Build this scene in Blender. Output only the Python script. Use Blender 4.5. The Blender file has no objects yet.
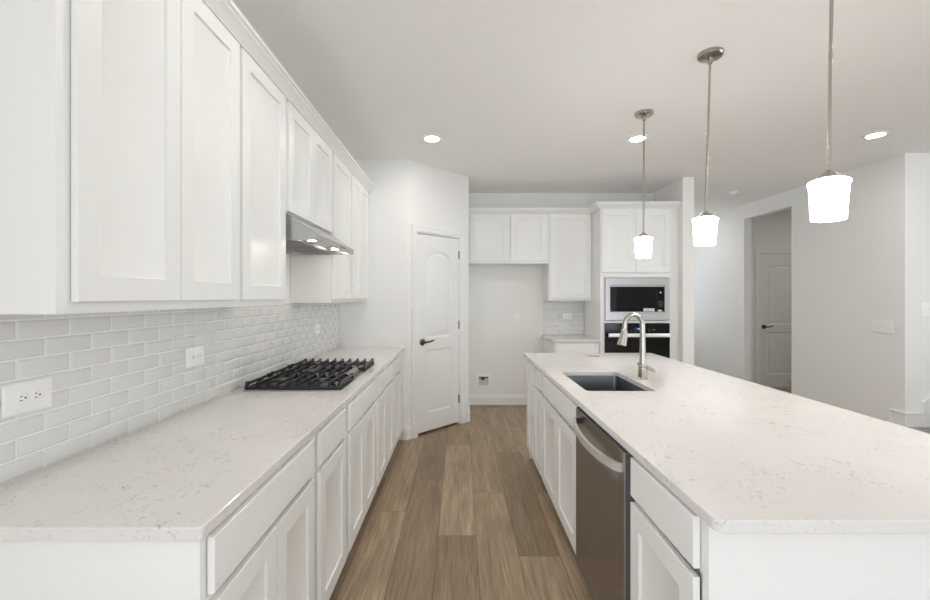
import bpy, bmesh, math, random
from mathutils import Vector, Matrix
random.seed(7)
PI = math.pi
R = math.radians
SC = bpy.context.scene
COL = SC.collection

# ------------------------------------------------------------------ camera
CAM_H = 1.401
cd = bpy.data.cameras.new('camera')
cam = bpy.data.objects.new('camera', cd)
COL.objects.link(cam)
cam.location = (0, 0, CAM_H)
cam.rotation_euler = (PI / 2, 0, 0)
cd.sensor_width = 36
cd.lens = 36 * 418 / 930
cd.shift_x = 5 / 930
cd.shift_y = -2.5 / 930
cd.clip_start = 0.02
SC.camera = cam

# ------------------------------------------------------------------ world, exposure, daylight, added fill lights
SC.view_settings.view_transform = 'Standard'
SC.view_settings.look = 'None'
SC.view_settings.gamma = 1
SC.view_settings.use_curve_mapping = False
SC.view_settings.exposure = 0.05
SC.cycles.max_bounces = 12
SC.cycles.diffuse_bounces = 8
SC.cycles.glossy_bounces = 5
w = bpy.data.worlds.new('sky')
SC.world = w
w.use_nodes = True
w.node_tree.nodes['Background'].inputs[0].default_value = (0.80, 0.90, 1.0, 1)
w.node_tree.nodes['Background'].inputs[1].default_value = 1.5


def daylight(name, loc, rot, sx, sy, power, color):
    """area light: daylight at a window opening, also used for added fill"""
    l = bpy.data.lights.new(name, 'AREA')
    l.shape = 'RECTANGLE'
    l.size, l.size_y = sx, sy
    l.energy = power
    l.color = color
    o = bpy.data.objects.new(name, l)
    COL.objects.link(o)
    o.location = loc
    o.rotation_euler = rot


DAY = (0.86, 0.935, 1.0)
# sky light straight in, and added fill tilted up to brighten the ceiling
P_REAR, P_LIV, P_REARUP, P_LIVUP, P_PASS = 2, 40, 70, 8, 1.2
P_LEFT = 50
XL_ = -1.193
for nm, loc, rz, sx, sy, p, tilt in (
        ('rear_window_daylight', (0.7, -4.08, 1.25), 0, 2.8, 2.3, P_REAR * .58, 90), ('rear_window_daylight', (4.15, -4.08, 1.25), 0, 2.0, 2.3, P_REAR * .42, 90),
        ('living_window_daylight', (7.08, 0.2, 1.25), 90, 3.6, 2.3, P_LIV, 90),
        ('rear_upward_fill', (0.7, -4.30, 0.75), 0, 2.8, 1.2, P_REARUP * .58, 140), ('rear_upward_fill', (4.15, -4.30, 0.75), 0, 2.0, 1.2, P_REARUP * .42, 140),
        ('living_upward_fill', (7.30, 0.2, 0.75), 90, 3.6, 1.2, P_LIVUP, 140),
        ('left_side_fill', (XL_ - .08, -1.9, 1.25), -90, 2.6, 2.3, P_LEFT, 90),  # added side fill for the right wall and island fronts
        ('passage_fill', (3.4, 7.97, 1.6), 180, 1.0, 1.5, P_PASS, 90)):  # added fill behind the oven wall, brightens the right wall
    daylight(nm, loc, (R(tilt), 0, R(rz)), sx, sy, p, DAY)
sl = bpy.data.lights.new('sun', 'SUN')
sl.energy = 4
sl.angle = R(1.0)
sl.color = (1.0, 0.97, 0.94)
so = bpy.data.objects.new('sun', sl)
COL.objects.link(so)
so.rotation_euler = (R(48), 0, R(-6))

# ------------------------------------------------------------------ materials
def mat(name, color, rough=0.5, metal=0.0, spec=0.5, coat=0.0, emit=None, estr=0.0):
    m = bpy.data.materials.new(name)
    m.use_nodes = True
    b = m.node_tree.nodes['Principled BSDF']
    b.inputs['Base Color'].default_value = (*color, 1)
    b.inputs['Roughness'].default_value = rough
    b.inputs['Metallic'].default_value = metal
    b.inputs['Specular IOR Level'].default_value = spec
    b.inputs['Coat Weight'].default_value = coat
    if emit:
        b.inputs['Emission Color'].default_value = (*emit, 1)
        b.inputs['Emission Strength'].default_value = estr
    return m


def nodes(m):
    return m.node_tree.nodes, m.node_tree.links, m.node_tree.nodes['Principled BSDF']


def bump(m, scale, strength, dist=0.002, detail=3, stretch=None):
    N, L, b = nodes(m)
    tc = N.new('ShaderNodeTexCoord')
    src = tc.outputs['Object']
    if stretch:
        mp = N.new('ShaderNodeMapping')
        mp.inputs['Scale'].default_value = stretch
        L.new(src, mp.inputs[0])
        src = mp.outputs[0]
    n = N.new('ShaderNodeTexNoise')
    n.inputs['Scale'].default_value = scale
    n.inputs['Detail'].default_value = detail
    L.new(src, n.inputs['Vector'])
    bp = N.new('ShaderNodeBump')
    bp.inputs['Strength'].default_value = strength
    bp.inputs['Distance'].default_value = dist
    L.new(n.outputs[0], bp.inputs['Height'])
    L.new(bp.outputs[0], b.inputs['Normal'])
    return n


M = {}
M['wall'] = mat('wall_paint', (0.86, 0.855, 0.84), 0.75, spec=0.3)
bump(M['wall'], 180, 0.08)
M['ceiling'] = mat('ceiling_paint', (0.91, 0.905, 0.89), 0.95, spec=0.1)
bump(M['ceiling'], 90, 0.10)
M['trim'] = mat('trim_paint', (0.87, 0.868, 0.86), 0.35)
M['cabinet'] = mat('cabinet_paint', (0.86, 0.857, 0.845), 0.40)
bump(M['cabinet'], 60, 0.02)
M['door'] = mat('door_paint', (0.86, 0.857, 0.845), 0.38)
M['plastic'] = mat('white_plastic', (0.91, 0.905, 0.89), 0.3)
M['slot'] = mat('dark_slot', (0.03, 0.028, 0.025), 0.6)
M['grout'] = mat('grout', (0.88, 0.875, 0.86), 0.9, spec=0.2)
M['tile'] = mat('tile_glaze', (0.755, 0.75, 0.735), 0.12, spec=0.55)
M['steel'] = mat('brushed_steel', (0.50, 0.495, 0.49), 0.30, 1.0)
bump(M['steel'], 40, 0.05, stretch=(1, 1, 60))
M['dwsteel'] = mat('dark_brushed_steel', (0.33, 0.31, 0.285), 0.34, 1.0)
bump(M['dwsteel'], 30, 0.05, stretch=(60, 60, 1))
M['dwedge'] = mat('grey_door_edge', (0.10, 0.10, 0.105), 0.4)
M['sinksteel'] = mat('sink_steel', (0.17, 0.175, 0.19), 0.30, 1.0)
bump(M['sinksteel'], 30, 0.04, stretch=(1, 50, 50))
M['nickel'] = mat('brushed_nickel', (0.46, 0.43, 0.385), 0.25, 1.0)
M['iron'] = mat('cast_iron', (0.016, 0.016, 0.017), 0.38)
bump(M['iron'], 300, 0.15)
M['pan'] = mat('dark_burner_pan', (0.12, 0.12, 0.125), 0.28, 0.9)
M['burner'] = mat('burner_enamel', (0.025, 0.025, 0.025), 0.3)
M['blackglass'] = mat('black_glass', (0.006, 0.006, 0.007), 0.03, spec=0.22)
M['ovenglass'] = mat('oven_glass', (0.006, 0.006, 0.007), 0.06, spec=0.25)
M['handle'] = mat('satin_aluminium', (0.80, 0.80, 0.79), 0.35, 0.9)
M['blackplastic'] = mat('black_plastic', (0.02, 0.02, 0.02), 0.4)
M['bronze'] = mat('dark_nickel', (0.12, 0.11, 0.10), 0.3, 1.0)
M['sticker'] = mat('sticker_paper', (0.75, 0.75, 0.74), 0.6)
M['ink'] = mat('sticker_ink', (0.18, 0.18, 0.19), 0.6)
M['display'] = mat('blue_display', (0.008, 0.010, 0.035), 0.1, emit=(0.05, 0.09, 0.4), estr=0.05)
M['digits'] = mat('display_digits', (0.5, 0.6, 0.9), 0.3, emit=(0.5, 0.65, 1.0), estr=0.5)
M['shade'] = mat('lit_opal_glass', (0.95, 0.94, 0.92), 0.25, emit=(1.0, 0.98, 0.95), estr=19)
M['lens'] = mat('lit_downlight_lens', (0.95, 0.95, 0.93), 0.4, emit=(1.0, 0.975, 0.94), estr=140)
M['hoodlens'] = mat('lit_hood_lens', (0.95, 0.93, 0.88), 0.4, emit=(1.0, 0.90, 0.76), estr=70)
M['carpet'] = mat('stair_carpet', (0.40, 0.385, 0.36), 1.0, spec=0.05)
bump(M['carpet'], 250, 0.6, 0.006)
M['boxgrey'] = mat('grey_box_plastic', (0.62, 0.62, 0.60), 0.5)
M['dark'] = mat('void_dark', (0.02, 0.02, 0.02), 0.9)


def make_quartz():
    m = mat('quartz', (0.8, 0.78, 0.76), 0.09, spec=0.36)
    N, L, b = nodes(m)
    tc = N.new('ShaderNodeTexCoord')
    # clouds of small grey fragments
    n1 = N.new('ShaderNodeTexNoise')
    n1.inputs['Scale'].default_value = 5.5
    n1.inputs['Detail'].default_value = 4
    n1.inputs['Distortion'].default_value = 0.6
    L.new(tc.outputs['Object'], n1.inputs['Vector'])
    r1 = N.new('ShaderNodeValToRGB')
    r1.color_ramp.elements[0].position = 0.43
    r1.color_ramp.elements[1].position = 0.62
    L.new(n1.outputs[0], r1.inputs[0])
    n2 = N.new('ShaderNodeTexNoise')
    n2.inputs['Scale'].default_value = 62
    n2.inputs['Detail'].default_value = 6
    n2.inputs['Roughness'].default_value = 0.65
    n2.inputs['Distortion'].default_value = 1.1
    L.new(tc.outputs['Object'], n2.inputs['Vector'])
    r2 = N.new('ShaderNodeValToRGB')
    r2.color_ramp.elements[0].position = 0.55
    r2.color_ramp.elements[1].position = 0.66
    L.new(n2.outputs[0], r2.inputs[0])
    mu = N.new('ShaderNodeMath')
    mu.operation = 'MULTIPLY'
    L.new(r1.outputs[0], mu.inputs[0])
    L.new(r2.outputs[0], mu.inputs[1])
    mu2 = N.new('ShaderNodeMath')
    mu2.operation = 'MULTIPLY'
    mu2.inputs[1].default_value = 0.85
    L.new(mu.outputs[0], mu2.inputs[0])
    n3 = N.new('ShaderNodeTexNoise')
    n3.inputs['Scale'].default_value = 2.2
    n3.inputs['Detail'].default_value = 5
    L.new(tc.outputs['Object'], n3.inputs['Vector'])
    base = N.new('ShaderNodeMix')
    base.data_type = 'RGBA'
    base.inputs[6].default_value = (0.80, 0.775, 0.755, 1)
    base.inputs[7].default_value = (0.73, 0.70, 0.68, 1)
    L.new(n3.outputs[0], base.inputs[0])
    mx = N.new('ShaderNodeMix')
    mx.data_type = 'RGBA'
    mx.inputs[7].default_value = (0.36, 0.34, 0.325, 1)
    L.new(mu2.outputs[0], mx.inputs[0])
    L.new(base.outputs[2], mx.inputs[6])
    L.new(mx.outputs[2], b.inputs['Base Color'])
    return m


M['quartz'] = make_quartz()


def make_floor_mat():
    m = mat('oak_planks', (0.3, 0.2, 0.13), 0.42, spec=0.35)
    N, L, b = nodes(m)
    tc = N.new('ShaderNodeTexCoord')
    at = N.new('ShaderNodeAttribute')
    at.attribute_name = 'tone'
    sp = N.new('ShaderNodeSeparateColor')
    L.new(at.outputs['Color'], sp.inputs[0])
    off = N.new('ShaderNodeCombineXYZ')
    k = N.new('ShaderNodeMath')
    k.operation = 'MULTIPLY'
    k.inputs[1].default_value = 37.0
    L.new(sp.outputs[1], k.inputs[0])
    L.new(k.outputs[0], off.inputs[0])
    L.new(k.outputs[0], off.inputs[2])
    add = N.new('ShaderNodeVectorMath')
    add.operation = 'ADD'
    L.new(tc.outputs['Object'], add.inputs[0])
    L.new(off.outputs[0], add.inputs[1])

    def noise(scale, stretch, detail, dist):
        mp = N.new('ShaderNodeMapping')
        mp.inputs['Scale'].default_value = stretch
        L.new(add.outputs[0], mp.inputs[0])
        n = N.new('ShaderNodeTexNoise')
        n.inputs['Scale'].default_value = scale
        n.inputs['Detail'].default_value = detail
        n.inputs['Distortion'].default_value = dist
        L.new(mp.outputs[0], n.inputs['Vector'])
        return n
    broad = noise(1.0, (9, 0.9, 1), 3, 1.2)
    fine = noise(1.0, (95, 4.5, 1), 5, 0.5)
    c1 = N.new('ShaderNodeMix')
    c1.data_type = 'RGBA'
    c1.inputs[6].default_value = (0.225, 0.155, 0.092, 1)
    c1.inputs[7].default_value = (0.52, 0.395, 0.27, 1)
    L.new(sp.outputs[0], c1.inputs[0])
    rb = N.new('ShaderNodeMapRange')
    rb.inputs['From Min'].default_value = 0.3
    rb.inputs['From Max'].default_value = 0.7
    rb.inputs['To Min'].default_value = 0.78
    rb.inputs['To Max'].default_value = 1.14
    L.new(broad.outputs[0], rb.inputs[0])
    rf = N.new('ShaderNodeMapRange')
    rf.inputs['From Min'].default_value = 0.3
    rf.inputs['From Max'].default_value = 0.7
    rf.inputs['To Min'].default_value = 0.72
    rf.inputs['To Max'].default_value = 1.16
    L.new(fine.outputs[0], rf.inputs[0])
    mm = N.new('ShaderNodeMath')
    mm.operation = 'MULTIPLY'
    L.new(rb.outputs[0], mm.inputs[0])
    L.new(rf.outputs[0], mm.inputs[1])
    # seams from the plank's own uv (metres from the plank's edges)
    uv = N.new('ShaderNodeUVMap')
    uv.uv_map = 'edge'
    su = N.new('ShaderNodeSeparateXYZ')
    L.new(uv.outputs[0], su.inputs[0])
    mn = N.new('ShaderNodeMath')
    mn.operation = 'MINIMUM'

    def edge(out, size):
        a = N.new('ShaderNodeMath')
        a.operation = 'PINGPONG'
        a.inputs[1].default_value = size / 2
        L.new(out, a.inputs[0])
        return a.outputs[0]
    L.new(edge(su.outputs[0], PLANK_W), mn.inputs[0])
    L.new(edge(su.outputs[1], PLANK_L), mn.inputs[1])
    sm = N.new('ShaderNodeMapRange')
    sm.inputs['From Min'].default_value = 0.0008
    sm.inputs['From Max'].default_value = 0.0030
    sm.inputs['To Min'].default_value = 0.55
    sm.inputs['To Max'].default_value = 1.0
    L.new(mn.outputs[0], sm.inputs[0])
    m2 = N.new('ShaderNodeMath')
    m2.operation = 'MULTIPLY'
    L.new(mm.outputs[0], m2.inputs[0])
    L.new(sm.outputs[0], m2.inputs[1])
    vs = N.new('ShaderNodeVectorMath')
    vs.operation = 'SCALE'
    L.new(c1.outputs[2], vs.inputs[0])
    L.new(m2.outputs[0], vs.inputs['Scale'])
    L.new(vs.outputs[0], b.inputs['Base Color'])
    bp = N.new('ShaderNodeBump')
    bp.inputs['Strength'].default_value = 0.12
    bp.inputs['Distance'].default_value = 0.002
    L.new(m2.outputs[0], bp.inputs['Height'])
    L.new(bp.outputs[0], b.inputs['Normal'])
    return m


PLANK_W, PLANK_L = 0.2235, 1.522
M['floor'] = make_floor_mat()

# ------------------------------------------------------------------ mesh helpers
def offset_poly(poly, d):
    """offset a counter-clockwise polygon inwards by d"""
    n = len(poly)
    out = []
    for i in range(n):
        p0, p1, p2 = Vector(poly[i - 1]), Vector(poly[i]), Vector(poly[(i + 1) % n])
        a, c = (p1 - p0).normalized(), (p2 - p1).normalized()
        na, nc = Vector((-a.y, a.x)), Vector((-c.y, c.x))
        b = (na + nc)
        b = b / max(1e-6, 1 + na.dot(nc))
        out.append((p1.x + b.x * d, p1.y + b.y * d))
    return out


def rounded_rect(x0, x1, y0, y1, r, seg=5, which=(1, 1, 1, 1)):
    """ccw rectangle from lower left; which = rounded corners ll, lr, ur, ul"""
    pts = []
    for k, (cx, cy, a0) in enumerate(((x0 + r, y0 + r, PI), (x1 - r, y0 + r, 1.5 * PI),
                                      (x1 - r, y1 - r, 0), (x0 + r, y1 - r, 0.5 * PI))):
        if which[k]:
            for i in range(seg + 1):
                a = a0 + i / seg * PI / 2
                pts.append((cx + r * math.cos(a), cy + r * math.sin(a)))
        else:
            pts.append(((x0, y0), (x1, y0), (x1, y1), (x0, y1))[k])
    return pts


class MB:
    def __init__(self):
        self.bm = bmesh.new()

    def box(self, x0, x1, y0, y1, z0, z1, bev=0.0, seg=1):
        bm = self.bm
        v = [bm.verts.new(p) for p in ((x0, y0, z0), (x1, y0, z0), (x1, y1, z0), (x0, y1, z0),
                                       (x0, y0, z1), (x1, y0, z1), (x1, y1, z1), (x0, y1, z1))]
        f = [bm.faces.new([v[i] for i in q]) for q in
             ((0, 3, 2, 1), (4, 5, 6, 7), (0, 1, 5, 4), (1, 2, 6, 5), (2, 3, 7, 6), (3, 0, 4, 7))]
        if bev > 0:
            es = list({e for q in f for e in q.edges})
            bmesh.ops.bevel(bm, geom=es, offset=bev, segments=seg, affect='EDGES', profile=0.6)
        return self

    def prism(self, poly, z0, z1):
        return self.loft([[(x, y, z0) for x, y in poly], [(x, y, z1) for x, y in poly]], True, True, True)

    def loft(self, rings, closed=True, cap0=False, cap1=False):
        bm = self.bm
        vr = [[bm.verts.new(p) for p in r] for r in rings]
        n = len(rings[0])
        for a, b in zip(vr, vr[1:]):
            for i in range(n if closed else n - 1):
                j = (i + 1) % n
                bm.faces.new((a[i], a[j], b[j], b[i]))
        if cap0:
            bm.faces.new(list(reversed(vr[0])))
        if cap1:
            bm.faces.new(vr[-1])
        return self

    def tube(self, pts, rad, n=12, caps=True):
        pts = [Vector(p) for p in pts]
        if not isinstance(rad, (list, tuple)):
            rad = [rad] * len(pts)
        rings = []
        up = None
        for i, p in enumerate(pts):
            t = (pts[min(i + 1, len(pts) - 1)] - pts[max(i - 1, 0)]).normalized()
            if up is None:
                up = Vector((0, 0, 1)) if abs(t.z) < 0.9 else Vector((1, 0, 0))
            s = t.cross(up).normalized()
            up = s.cross(t).normalized()
            rings.append([p + (s * math.cos(2 * PI * k / n) + up * math.sin(2 * PI * k / n)) * rad[i] for k in range(n)])
        return self.loft(rings, True, caps, caps)

    def lathe(self, prof, n=24, c=(0, 0, 0), cap0=True, cap1=True):
        rings = [[(c[0] + r * math.cos(2 * PI * k / n), c[1] + r * math.sin(2 * PI * k / n), c[2] + z) for k in range(n)] for r, z in prof]
        return self.loft(rings, True, cap0, cap1)

    def sweep(self, path, prof, caps=True):
        """profile (outward offset, z) along a horizontal polyline, outward = right of travel"""
        P = [Vector(p) for p in path]
        rings = []
        for i, p in enumerate(P):
            ns = []
            if i > 0:
                t = (P[i] - P[i - 1]).normalized()
                ns.append(Vector((t.y, -t.x)))
            if i < len(P) - 1:
                t = (P[i + 1] - P[i]).normalized()
                ns.append(Vector((t.y, -t.x)))
            b = ns[0] if len(ns) == 1 else (ns[0] + ns[1]) / (1 + ns[0].dot(ns[1]))
            rings.append([(p.x + b.x * o, p.y + b.y * o, z) for o, z in prof])
        return self.loft(rings, True, caps, caps)

    def slab(self, outer, hole, z0, z1, r=0.003):
        """slab with an eased top and bottom edge and an optional hole (both polygons ccw)"""
        bm = self.bm
        def loop(poly, d, z):
            return [bm.verts.new((x, y, z)) for x, y in (offset_poly(poly, d) if d else poly)]
        def strips(loops, flip):
            for a, b in zip(loops, loops[1:]):
                n = len(a)
                for i in range(n):
                    j = (i + 1) % n
                    q = (a[i], a[j], b[j], b[i])
                    bm.faces.new(q[::-1] if flip else q)
        lo = [loop(outer, r, z0), loop(outer, 0, z0 + r), loop(outer, 0, z1 - r), loop(outer, r * 0.35, z1 - r * 0.35), loop(outer, r, z1)]
        strips(lo, False)
        ends = [(lo[0],), (lo[-1],)]
        if hole:
            hl = [loop(hole, -r, z0), loop(hole, 0, z0 + r), loop(hole, 0, z1 - r), loop(hole, -r, z1)]
            strips(hl, True)
            ends = [(lo[0], hl[0]), (lo[-1], hl[-1])]
        for e in ends:
            es = []
            for lp in e:
                for i in range(len(lp)):
                    x = bm.edges.get((lp[i], lp[(i + 1) % len(lp)]))
                    es.append(x)
            bmesh.ops.triangle_fill(bm, edges=es, use_beauty=True, use_dissolve=False)
        return self

    def build(self, name, material, parent=None, xf=None, smooth=True):
        bm = self.bm
        if xf is not None:
            bmesh.ops.transform(bm, matrix=xf, verts=bm.verts)
        bmesh.ops.recalc_face_normals(bm, faces=bm.faces)
        me = bpy.data.meshes.new(name)
        bm.to_mesh(me)
        bm.free()
        me.materials.append(material)
        if smooth:
            me.polygons.foreach_set('use_smooth', [True] * len(me.polygons))
            me.set_sharp_from_angle(angle=R(32))
        o = bpy.data.objects.new(name, me)
        COL.objects.link(o)
        if parent:
            o.parent = parent
        return o


def tag(o, label, cat, group=None, kind=None):
    o['label'] = label
    o['category'] = cat
    if group:
        o['group'] = group
    if kind:
        o['kind'] = kind
    return o


def thing(name, label, cat, loc=(0, 0, 0), rz=0.0, group=None, kind=None):
    o = bpy.data.objects.new(name, None)
    o.empty_display_size = 0.1
    COL.objects.link(o)
    o.location = loc
    o.rotation_euler = (0, 0, rz)
    return tag(o, label, cat, group, kind)


def struct(name, mb, m, label, cat, loc=None, rz=0.0):
    o = mb.build(name, m)
    if loc:
        o.location = loc
        o.rotation_euler = (0, 0, rz)
    return tag(o, label, cat, None, 'structure')


def copy_tree(o, parent=None):
    c = o.copy()
    COL.objects.link(c)
    if parent:
        c.parent = parent
    for ch in list(o.children):
        copy_tree(ch, c)
    return c


# ------------------------------------------------------------------ key dimensions
XL = -1.193            # left wall
ZC = 2.765             # ceiling
YP = 4.12              # pantry wall facing the camera
A = (-0.522, 4.12)     # start of the angled wall
ALEN = 0.877
B = (A[0] + ALEN * math.sqrt(.5), A[1] + ALEN * math.sqrt(.5))
YB = 5.47              # back wall
XR = 4.20              # right wall
YS = 3.945             # end of the right wall, where the stair wall starts
XS0, XS1 = 2.52, 2.65  # wall stub beside the oven cabinet
ZT = 0.914             # worktop

# ------------------------------------------------------------------ setting
def floor_mesh():
    bm = bmesh.new()
    uvl = bm.loops.layers.uv.new('edge')
    cl = bm.loops.layers.float_color.new('tone')
    phase = {-1: 2.737, 0: 3.21, 1: 2.46, 2: 3.01, 3: 2.265}
    tones = {(-1, 0): 0.62, (-1, 1): 0.42, (0, 0): 0.30, (0, 1): 0.62, (1, -1): 0.30, (1, 0): 0.78, (1, 1): 0.40,
             (2, 0): 0.55, (2, -1): 0.60, (2, 1): 0.45, (3, -1): 0.72, (3, 0): 0.25, (3, 1): 0.50}
    x0, x1, y0, y1 = XL - 0.12, 7.12, -4.2, 8.0
    k = int((x0 + 0.352) / PLANK_W) - 2
    while -0.352 + k * PLANK_W < x1:
        xa, xb = -0.352 + k * PLANK_W, -0.352 + (k + 1) * PLANK_W
        ph = phase.get(k, random.uniform(0, PLANK_L))
        j = int((y0 - ph) / PLANK_L) - 2
        while ph + j * PLANK_L < y1:
            ya, yb = ph + j * PLANK_L, ph + (j + 1) * PLANK_L
            xa_, xb_, ya_, yb_ = max(xa, x0), min(xb, x1), max(ya, y0), min(yb, y1)
            # plank index 0 starts at the joint measured in the photo
            key = (k, j) if k in phase else None
            t = tones.get(key, random.uniform(0.2, 0.75))
            s = random.random()
            if xb_ > xa_ and yb_ > ya_:
                f = bm.faces.new([bm.verts.new((x, y, 0)) for x, y in ((xa_, ya_), (xb_, ya_), (xb_, yb_), (xa_, yb_))])
                for l in f.loops:
                    l[uvl].uv = (l.vert.co.x - xa, l.vert.co.y - ya)
                    l[cl] = (t, s, 0, 1)
            j += 1
        k += 1
    # underside, so the floor has thickness
    v = [bm.verts.new((x, y, -0.05)) for x, y in ((x0, y0), (x0, y1), (x1, y1), (x1, y0))]
    bm.faces.new(v)
    me = bpy.data.meshes.new('floor')
    bm.to_mesh(me)
    bm.free()
    me.materials.append(M['floor'])
    o = bpy.data.objects.new('floor', me)
    COL.objects.link(o)
    tag(o, 'brown oak plank floor running down the aisle', 'floor', None, 'structure')


floor_mesh()
struct('ceiling', MB().box(XL - .12, 7.12, -4.2, 8.0, ZC, ZC + .1), M['ceiling'], 'flat pale grey-white ceiling', 'ceiling')
wl = MB().box(XL - .12, XL, -.6, YB, 0, ZC).box(XL - .12, XL, -4.2, -3.2, 0, ZC)
wl.box(XL - .12, XL, -3.2, -.6, 0, .08).box(XL - .12, XL, -3.2, -.6, 2.4, ZC)  # opening added so the left fill light can enter
struct('wall_left', wl, M['wall'], 'white wall behind the tiled backsplash and left cabinets', 'wall')
struct('wall_back', MB().box(XL - .12, XS0, YB, YB + .12, 0, ZC), M['wall'], 'white back wall of the fridge alcove', 'wall')
struct('wall_pantry', MB().prism([(XL, YP), A, (A[0] - .046, YP + .11), (XL, YP + .11)], 0, ZC), M['wall'],
       'white wall at the end of the left worktop', 'wall')
# angled wall with the door opening, local x along the wall, local y into the pantry
DU0, DU1, DH = 0.122, 0.738, 2.066
wa = MB()
wa.prism([(0, 0), (DU0, 0), (DU0, .11), (.046, .11)], 0, ZC)
wa.prism([(DU1, 0), (ALEN, 0), (ALEN - .046, .11), (DU1, .11)], 0, ZC)
wa.box(DU0, DU1, 0, .11, DH, ZC)
struct('wall_angled', wa, M['wall'], 'angled white wall holding the pantry door', 'wall', (A[0], A[1], 0), R(45))
struct('wall_alcove', MB().prism([(B[0], B[1]), (B[0], YB), (B[0] - .11, YB), (B[0] - .11, B[1] + .046 * 0 - .0)], 0, ZC), M['wall'],
       'white side wall between the pantry door and fridge alcove', 'wall')
struct('wall_stub', MB().box(XS0, XS1, 4.73, 8.0, 0, ZC), M['wall'], 'narrow white wall end to the right of the oven cabinet', 'wall')
# right wall with the hall opening
HO0, HO1, HOH = 5.296, 6.18, 2.56
wr = MB().box(XR, XR + .11, YS, HO0, 0, ZC)
wr.box(XR, XR + .11, HO1, 8.0, 0, ZC)
wr.box(XR, XR + .11, HO0, HO1, HOH, ZC)
struct('wall_right', wr, M['wall'], 'white right wall with the tall doorless hall opening', 'wall')
struct('wall_stair', MB().box(XR + .11, 7.12, YS, YS + .11, 0, ZC), M['wall'], 'white wall above the carpeted stairs at right edge', 'wall')
HY = 6.5
HD0, HD1 = 4.665, 5.405
wh = MB().box(XR + .11, HD0 - .02, HY, HY + .11, 0, ZC)
wh.box(HD1 + .02, 6.62, HY, HY + .11, 0, ZC)
wh.box(HD0 - .02, HD1 + .02, HY, HY + .11, 2.10, ZC)
struct('wall_hall', wh, M['wall'], 'wall at the end of the hall around its door', 'wall')
struct('wall_hall_side', MB().box(6.5, 6.62, YS + .11, HY, 0, ZC), M['wall'], 'far side wall inside the hall', 'wall')
wf = MB().box(XS1, 2.85, 7.9, 8.0, 0, ZC)
wf.box(3.95, XR, 7.9, 8.0, 0, ZC)
wf.box(2.85, 3.95, 7.9, 8.0, 0, .80)
wf.box(2.85, 3.95, 7.9, 8.0, 2.40, ZC)  # gap left for the added passage fill light
struct('wall_far', wf, M['wall'], 'far white wall of the passage right of the oven', 'wall')
struct('wall_hall_back', MB().box(XR + .11, 6.62, 7.9, 8.0, 0, ZC), M['wall'], 'wall behind the hall door', 'wall')


def wall_with_windows(name, horizontal, pos, a0, a1, wins, label):
    """wall with window openings (a0, a1, z0, z1 each)"""
    m = MB()
    def b(u0, u1, z0, z1):
        if horizontal:
            m.box(u0, u1, pos - .12, pos, z0, z1)
        else:
            m.box(pos, pos + .12, u0, u1, z0, z1)
    cur = a0
    for u0, u1, z0, z1 in wins:
        b(cur, u0, 0, ZC)
        b(u0, u1, 0, z0)
        b(u0, u1, z1, ZC)
        cur = u1
    b(cur, a1, 0, ZC)
    struct(name, m, M['wall'], label, 'wall')


W1 = [(-0.7, 2.1, .08, 2.4), (3.15, 5.15, .08, 2.4)]
W2 = [(-1.6, 2.0, .08, 2.4)]
wall_with_windows('wall_rear', True, -4.0, XL, 7.0, W1, 'white window wall behind the viewer')
wall_with_windows('wall_living', False, 7.0, -4.12, YS, W2, 'white window wall of the living area at right')
for k, (h, pos, win) in enumerate(((1, -4.0, W1[0]), (1, -4.0, W1[1]), (0, 7.0, W2[0]), (0, XL - .10, (-3.2, -.6, .08, 2.4)))):
    m = MB()
    u0, u1, z0, z1 = win
    n = 3
    def b(p0, p1, q0, q1):
        if h:
            m.box(p0, p1, pos - .07, pos - .03, q0, q1)
        else:
            m.box(pos + .03, pos + .07, p0, p1, q0, q1)
    for i in range(n + 1):
        c = u0 + .025 + (u1 - u0 - .05) * i / n
        b(c - .025, c + .025, z0, z1)
    b(u0, u1, z0, z0 + .05)
    b(u0, u1, z1 - .05, z1)
    struct('window_%d' % (k + 1), m, M['trim'], ('white window frame in the rear wall', 'second white window frame in the rear wall',
           'white window frame in the living area wall', 'added unseen window frame in the left wall for the side fill')[k], 'window')

# baseboards
BB = [(0.0005, 0), (0.015, 0), (0.016, 0.096), (0.010, 0.104), (0.010, 0.120), (0.0065, 0.128), (0.0055, 0.137), (0.0005, 0.137)]
s = math.sqrt(.5)
def ang(u):
    return (A[0] + u * s, A[1] + u * s)


struct('baseboard_pantry', MB().sweep([(-0.556, YP), A, ang(.044)], BB), M['trim'], 'short white baseboard left of the pantry door', 'baseboard')
struct('baseboard_angled', MB().sweep([ang(.836), B, (B[0], B[1] + .3), (B[0], YB - .016)], BB), M['trim'],
       'short white baseboard right of the pantry door', 'baseboard')
struct('baseboard_back', MB().sweep([(B[0] + .016, YB), (1.083, YB)], BB), M['trim'], 'white baseboard along the fridge alcove', 'baseboard')
struct('baseboard_stub', MB().sweep([(XS0 + .002, 4.73), (XS1, 4.73), (XS1, 7.9)], BB), M['trim'], 'white baseboard around the wall end', 'baseboard')
struct('baseboard_right', MB().sweep([(XR, 7.9), (XR, HO1), (XR + .11, HO1)], BB).sweep([(XR + .11, HO0), (XR, HO0), (XR, 4.09)], BB), M['trim'],
       'white baseboard along the right wall', 'baseboard')

# ------------------------------------------------------------------ stairs and their skirt at the right edge
st = thing('staircase', 'grey carpeted stairs starting at the right edge', 'stairs', (XR, 2.9, 0), 0, None, 'structure')
m = MB()
for i, (xa, z) in enumerate(((.02, .18), (.27, .36), (.53, .54), (.79, .72), (1.05, .90))):
    m.box(xa, (.27, .53, .79, 1.05, 1.31)[i] + .02, 0, 1.03, 0, z, .012, 2)
m.build('steps', M['carpet'], st)
m = MB()
z0 = .181
pro = [(XR - .016, z0, .335), ]
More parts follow.
